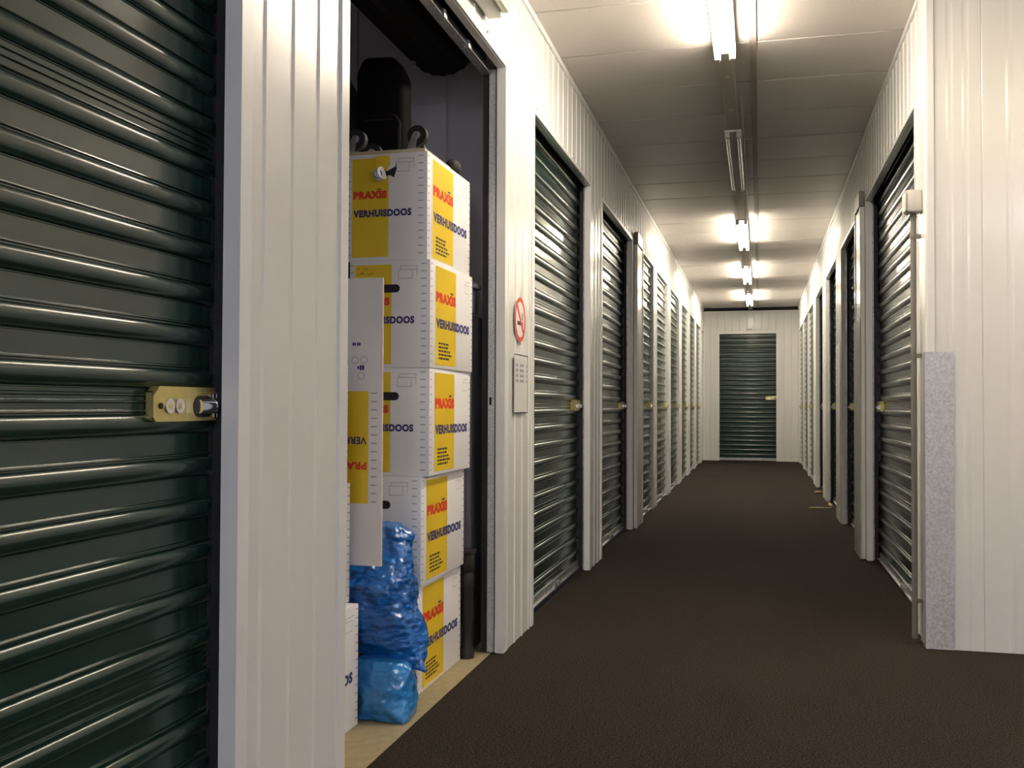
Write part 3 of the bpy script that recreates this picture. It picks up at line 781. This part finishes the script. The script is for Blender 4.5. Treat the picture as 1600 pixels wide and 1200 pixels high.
# loose cable hanging beside the unlit light
def cable(name, pts, r, m, label, cat):
    cu = bpy.data.curves.new(name, 'CURVE'); cu.dimensions = '3D'; cu.bevel_depth = r; cu.bevel_resolution = 2
    sp = cu.splines.new('NURBS'); sp.points.add(len(pts)-1)
    for q, p in zip(sp.points, pts): q.co = (*p, 1)
    sp.use_endpoint_u = True; sp.order_u = 3
    o = bpy.data.objects.new('t', cu); C.objects.link(o)
    me = bpy.data.meshes.new_from_object(o.evaluated_get(bpy.context.evaluated_depsgraph_get())); bpy.data.objects.remove(o)
    me.materials.clear(); me.materials.append(MATS[m]); me.polygons.foreach_set('use_smooth', [True]*len(me.polygons))
    return tag(link(name, me), label, cat)
cable('lamp_cable', [(LX+0.060, 5.45, HC-0.02), (LX+0.060, 6.2, HC-0.035), (LX+0.060, 7.2, HC-0.05), (LX+0.060, 8.2, HC-0.04), (LX+0.060, 8.9, HC-0.02)], 0.003, 'batten_white', 'thin pale cable running beside the unlit tube light', 'cable')

# ------------------------------------------------------------------ things on the walls
def no_smoking():
    y, z, R = 3.895, 1.298, 0.094
    d = empty('no_smoking_sticker', (XL+0.0024, y, z)); tag(d, 'round no-smoking sticker with a red ring on the white pillar', 'sticker')
    def disc(name, r, m, e, r_in=0.0, n=40):
        bm = bmesh.new(); t = 0.0004
        if r_in:
            for k in range(n):
                a, b = 2*PI*k/n, 2*PI*(k+1)/n
                q = [bm.verts.new((e, r_*math.cos(c), r_*math.sin(c))) for r_, c in ((r, a), (r, b), (r_in, b), (r_in, a))]; bm.faces.new(q)
            bmesh.ops.remove_doubles(bm, verts=bm.verts, dist=1e-6)
        else: add_cyl(bm, (e-t, 0, 0), (e, 0, 0), r, n)
        return link(name, finish(bm, name, m), d)
    disc('disc', R, 'print_white', 0.0008)
    disc('red_ring', R*0.97, 'print_red', 0.0012, R*0.78)
    def bar(name, cy, cz, hw, hh, ang, m, e):
        bm = bmesh.new(); bm.faces.new([bm.verts.new((e, cy+a*math.cos(ang)-b*math.sin(ang), cz+a*math.sin(ang)+b*math.cos(ang))) for a, b in ((-hw, -hh), (hw, -hh), (hw, hh), (-hw, hh))])
        link(name, finish(bm, name, m), d)
    bar('cigarette', -0.002, -0.016, 0.046, 0.008, math.radians(0), 'print_black', 0.0013)
    bar('cigarette_tip', 0.040, -0.016, 0.006, 0.0075, 0, 'print_red', 0.0015)
    for k in range(2): bar('smoke', 0.030+0.010*k, 0.012+0.004*k, 0.016, 0.003, math.radians(75), 'print_black', 0.0013)
    bar('red_slash', 0, 0, R*0.86, 0.0095, math.radians(-45), 'print_red', 0.0018)
no_smoking()
def notice():
    y0, y1, z0, z1 = 3.795, 4.030, 0.917, 1.155
    d = empty('notice_sheet', (XL+0.0024, y0, z0)); tag(d, 'square notice sheet with thin dark border under the no-smoking sticker', 'notice')
    wd, h = y1-y0, z1-z0
    bm = bmesh.new(); add_box(bm, (0, 0, 0), (0.0012, wd, h)); link('sheet', finish(bm, 'sheet', 'white_trim'), d)
    def flat(name, rs, m, e):
        bm = bmesh.new()
        for (a, b, c, f) in rs: bm.faces.new([bm.verts.new((e, *q)) for q in ((a, b), (c, b), (c, f), (a, f))])
        link(name, finish(bm, name, m), d)
    t = 0.004
    flat('border', [(0, 0, wd, t), (0, h-t, wd, h), (0, t, t, h-t), (wd-t*1.5, t, wd, h-t)], 'print_black', 0.0016)
    rs = []
    for r in range(4):
        zz = h-0.050-r*0.021
        for c0, n in ((0.03, 2), (0.095, 4), (0.205, 1)):
            for k in range(n): rs.append((c0+k*0.018, zz, c0+k*0.018+0.013, zz+0.012))
    flat('pictograms', rs, 'print_grey', 0.0017)
notice()
def emergency_light():
    d = empty('emergency_light', (XL+0.002, 3.22, 2.335)); tag(d, 'small white emergency light on the wall above the open unit', 'light')
    bm = bmesh.new(); add_box(bm, (0, -0.17, 0), (0.055, 0.17, 0.10), 0.006); link('housing', finish(bm, 'housing', 'batten_white', 40), d)
    bm = bmesh.new(); add_box(bm, (0.0555, -0.155, 0.008), (0.085, 0.155, 0.094), 0.010); link('lens', finish(bm, 'lens', 'lens', 40), d)
    bm = bmesh.new(); add_box(bm, (0.01, -0.11, -0.006), (0.04, -0.06, 0.0), 0.001); link('test_button', finish(bm, 'test_button', 'conduit_grey'), d)
emergency_light()
for (yy, zz) in ((3.40, 2.295), (3.71, 2.285), (2.8, 2.295), (4.20, 2.25), (5.10, 2.25), (1.40, 2.26)):
    bm = bmesh.new(); add_cyl(bm, (XL-0.002, yy, zz), (XL+0.004, yy, zz), 0.006, 8); link('screw', finish(bm, 'screw', 'galvanised', 40), WL)
# post covers: tall U-shaped white channels on both sides, dark bracket at the top
def post_cover(side, u0, u1, top, wall_obj, label):
    s = 1 if side == 'L' else -1
    x0 = XL if side == 'L' else XR
    d = empty('post_cover', (x0, (u0+u1)/2, 0)); tag(d, label, 'post', 'white post covers')
    hw = (u1-u0)/2
    pts = [(0.002, -hw), (0.026, -hw), (0.030, -hw+0.004), (0.030, -hw+0.03), (0.024, -hw+0.04), (0.024, hw-0.04), (0.030, hw-0.03), (0.030, hw), (0.002, hw)]
    pts = [(s*a, b) for a, b in pts]
    bm = bmesh.new(); add_prism(bm, pts, 'z', 0.003, top-0.10); link('channel', finish(bm, 'channel', 'white_steel'), d)
    a, b = sorted((s*0.002, s*0.034)); bm = bmesh.new(); add_box(bm, (a, -hw, top-0.095), (b, hw-0.05, top), 0.004); link('bracket', finish(bm, 'bracket', 'conduit_grey'), d)
    return d
post_cover('L', 7.64, 8.04, 2.30, WL, 'thick white post between the two kinds of door on the left')
post_cover('R', 6.50, 6.86, 2.30, WR, 'thick white post with dark top bracket between the right-hand doors')
for (a, b, zz) in ((6.48, 6.88, 1.50), (8.42, 8.86, 1.47)):
    p_ = lbox('R', a, b, 0.031 if a < 7 else 0.002, 0.034 if a < 7 else 0.006, 0.003, zz, 'guard_steel', None, 'guard_plate')
    tag(p_, 'plain metal guard plate on the lower part of the ' + ('nearer' if a < 7 else 'second') + ' right-hand post', 'guard plate')
# galvanised guard at the corner
def corner_guard():
    x0, yy, t, zt = XR-0.006, YC-0.008, 0.002, 1.166
    pts = [(x0, yy+0.05), (x0-t, yy+0.05), (x0-t, yy-t), (XR+0.096, yy-t), (XR+0.096, yy), (x0, yy)]
    d = prism_obj('corner_guard', pts, 'z', 0.003, zt, 'galvanised_plate'); tag(d, 'spangled galvanised steel guard wrapped round the corridor corner', 'corner guard')
corner_guard()
def conduit():
    d = empty('junction_box', (0.604, 4.262, 1.735)); tag(d, 'small grey junction box at the top of the conduit by the corner', 'junction box')
    bm = bmesh.new(); add_box(bm, (-0.030, -0.042, 0.0), (0.029, 0.042, 0.088), 0.006); link('box', finish(bm, 'box', 'box_grey', 40), d)
    bm = bmesh.new(); add_box(bm, (-0.036, -0.046, 0.004), (-0.0305, 0.046, 0.084), 0.004); link('lid', finish(bm, 'lid', 'box_grey', 40), d)
    bm = bmesh.new(); add_cyl(bm, (0, 0, -0.018), (0, 0, 0.0), 0.015, 14, 0.011); link('gland', finish(bm, 'gland', 'conduit_grey', 40), d)
    c = empty('conduit_pipe', (0.604, 4.262, 0.02)); tag(c, 'thin grey vertical conduit pipe beside the right roller door', 'pipe')
    bm = bmesh.new(); add_cyl(bm, (0, 0, 0), (0, 0, 1.697), 0.0115, 14); link('pipe', finish(bm, 'pipe', 'conduit_grey', 40), c)
    for zz in (1.62, 1.135, 0.15):
        bm = bmesh.new(); add_cyl(bm, (0, 0, zz-0.009), (0, 0, zz+0.009), 0.0145, 14); add_box(bm, (0.004, -0.010, zz-0.008), (0.0285, 0.010, zz+0.008)); link('clip', finish(bm, 'clip', 'conduit_grey', 40), c)
conduit()
# number tag over the end door
d = empty('number_tag', (-0.18, YE-0.004, 2.268)); tag(d, 'tiny white number tag above the far roller door', 'tag')
bm = bmesh.new(); add_box(bm, (-0.07, -0.003, -0.022), (0.07, 0, 0.022)); link('plate', finish(bm, 'plate', 'print_white'), d)
bm = bmesh.new()
for k in range(4): add_box(bm, (-0.05+k*0.027, -0.0042, -0.012), (-0.034+k*0.027, -0.003, 0.012))
link('digits', finish(bm, 'digits', 'print_grey'), d)

# ------------------------------------------------------------------ litter on the carpet by the right-hand doors
def stick(p, q, r, name, label):
    p, q = Vector((*p, r)), Vector((*q, r)); bm = bmesh.new(); n = 6; prev = None
    dirn = (q-p).normalized(); nx = Vector((-dirn.y, dirn.x, 0))
    for k in range(n+1):
        t = k/n; c = p.lerp(q, t)+nx*0.006*math.sin(t*5); rr = r*(0.7+0.5*math.sin(t*3+0.4))
        L = [bm.verts.new(c+nx*rr*math.cos(a)+Vector((0, 0, 1))*rr*math.sin(a)) for a in (i*PI/3 for i in range(6))]
        if prev:
            for i in range(6): bm.faces.new((prev[i], prev[(i+1) % 6], L[(i+1) % 6], L[i]))
        else: bm.faces.new(L[::-1])
        prev = L
    bm.faces.new(prev)
    tag(link(name, finish(bm, name, 'pale_wood', 40)), label, 'litter', 'scraps on the carpet')
stick((0.44, 9.55), (0.645, 9.62), 0.008, 'wood_splinter', 'long pale wood splinter lying across the carpet at the right')
stick((0.655, 9.72), (0.64, 10.02), 0.014, 'wood_chip', 'short pale chip at the foot of the third right-hand door')
stick((0.58, 11.25), (0.66, 11.3), 0.014, 'paper_scrap', 'pale scrap on the carpet at the foot of the fourth right-hand door')

for o in list(bpy.data.objects):
    if o.name.split('.')[0] in ('tick_marks', 'pictograms', 'small_print', 'handwriting', 'box_icon', 'hexagon_marks', 'border', 'digits', 'brand_lettering', 'name_lettering', 'flap_marks'):
        o['kind'] = 'stuff'
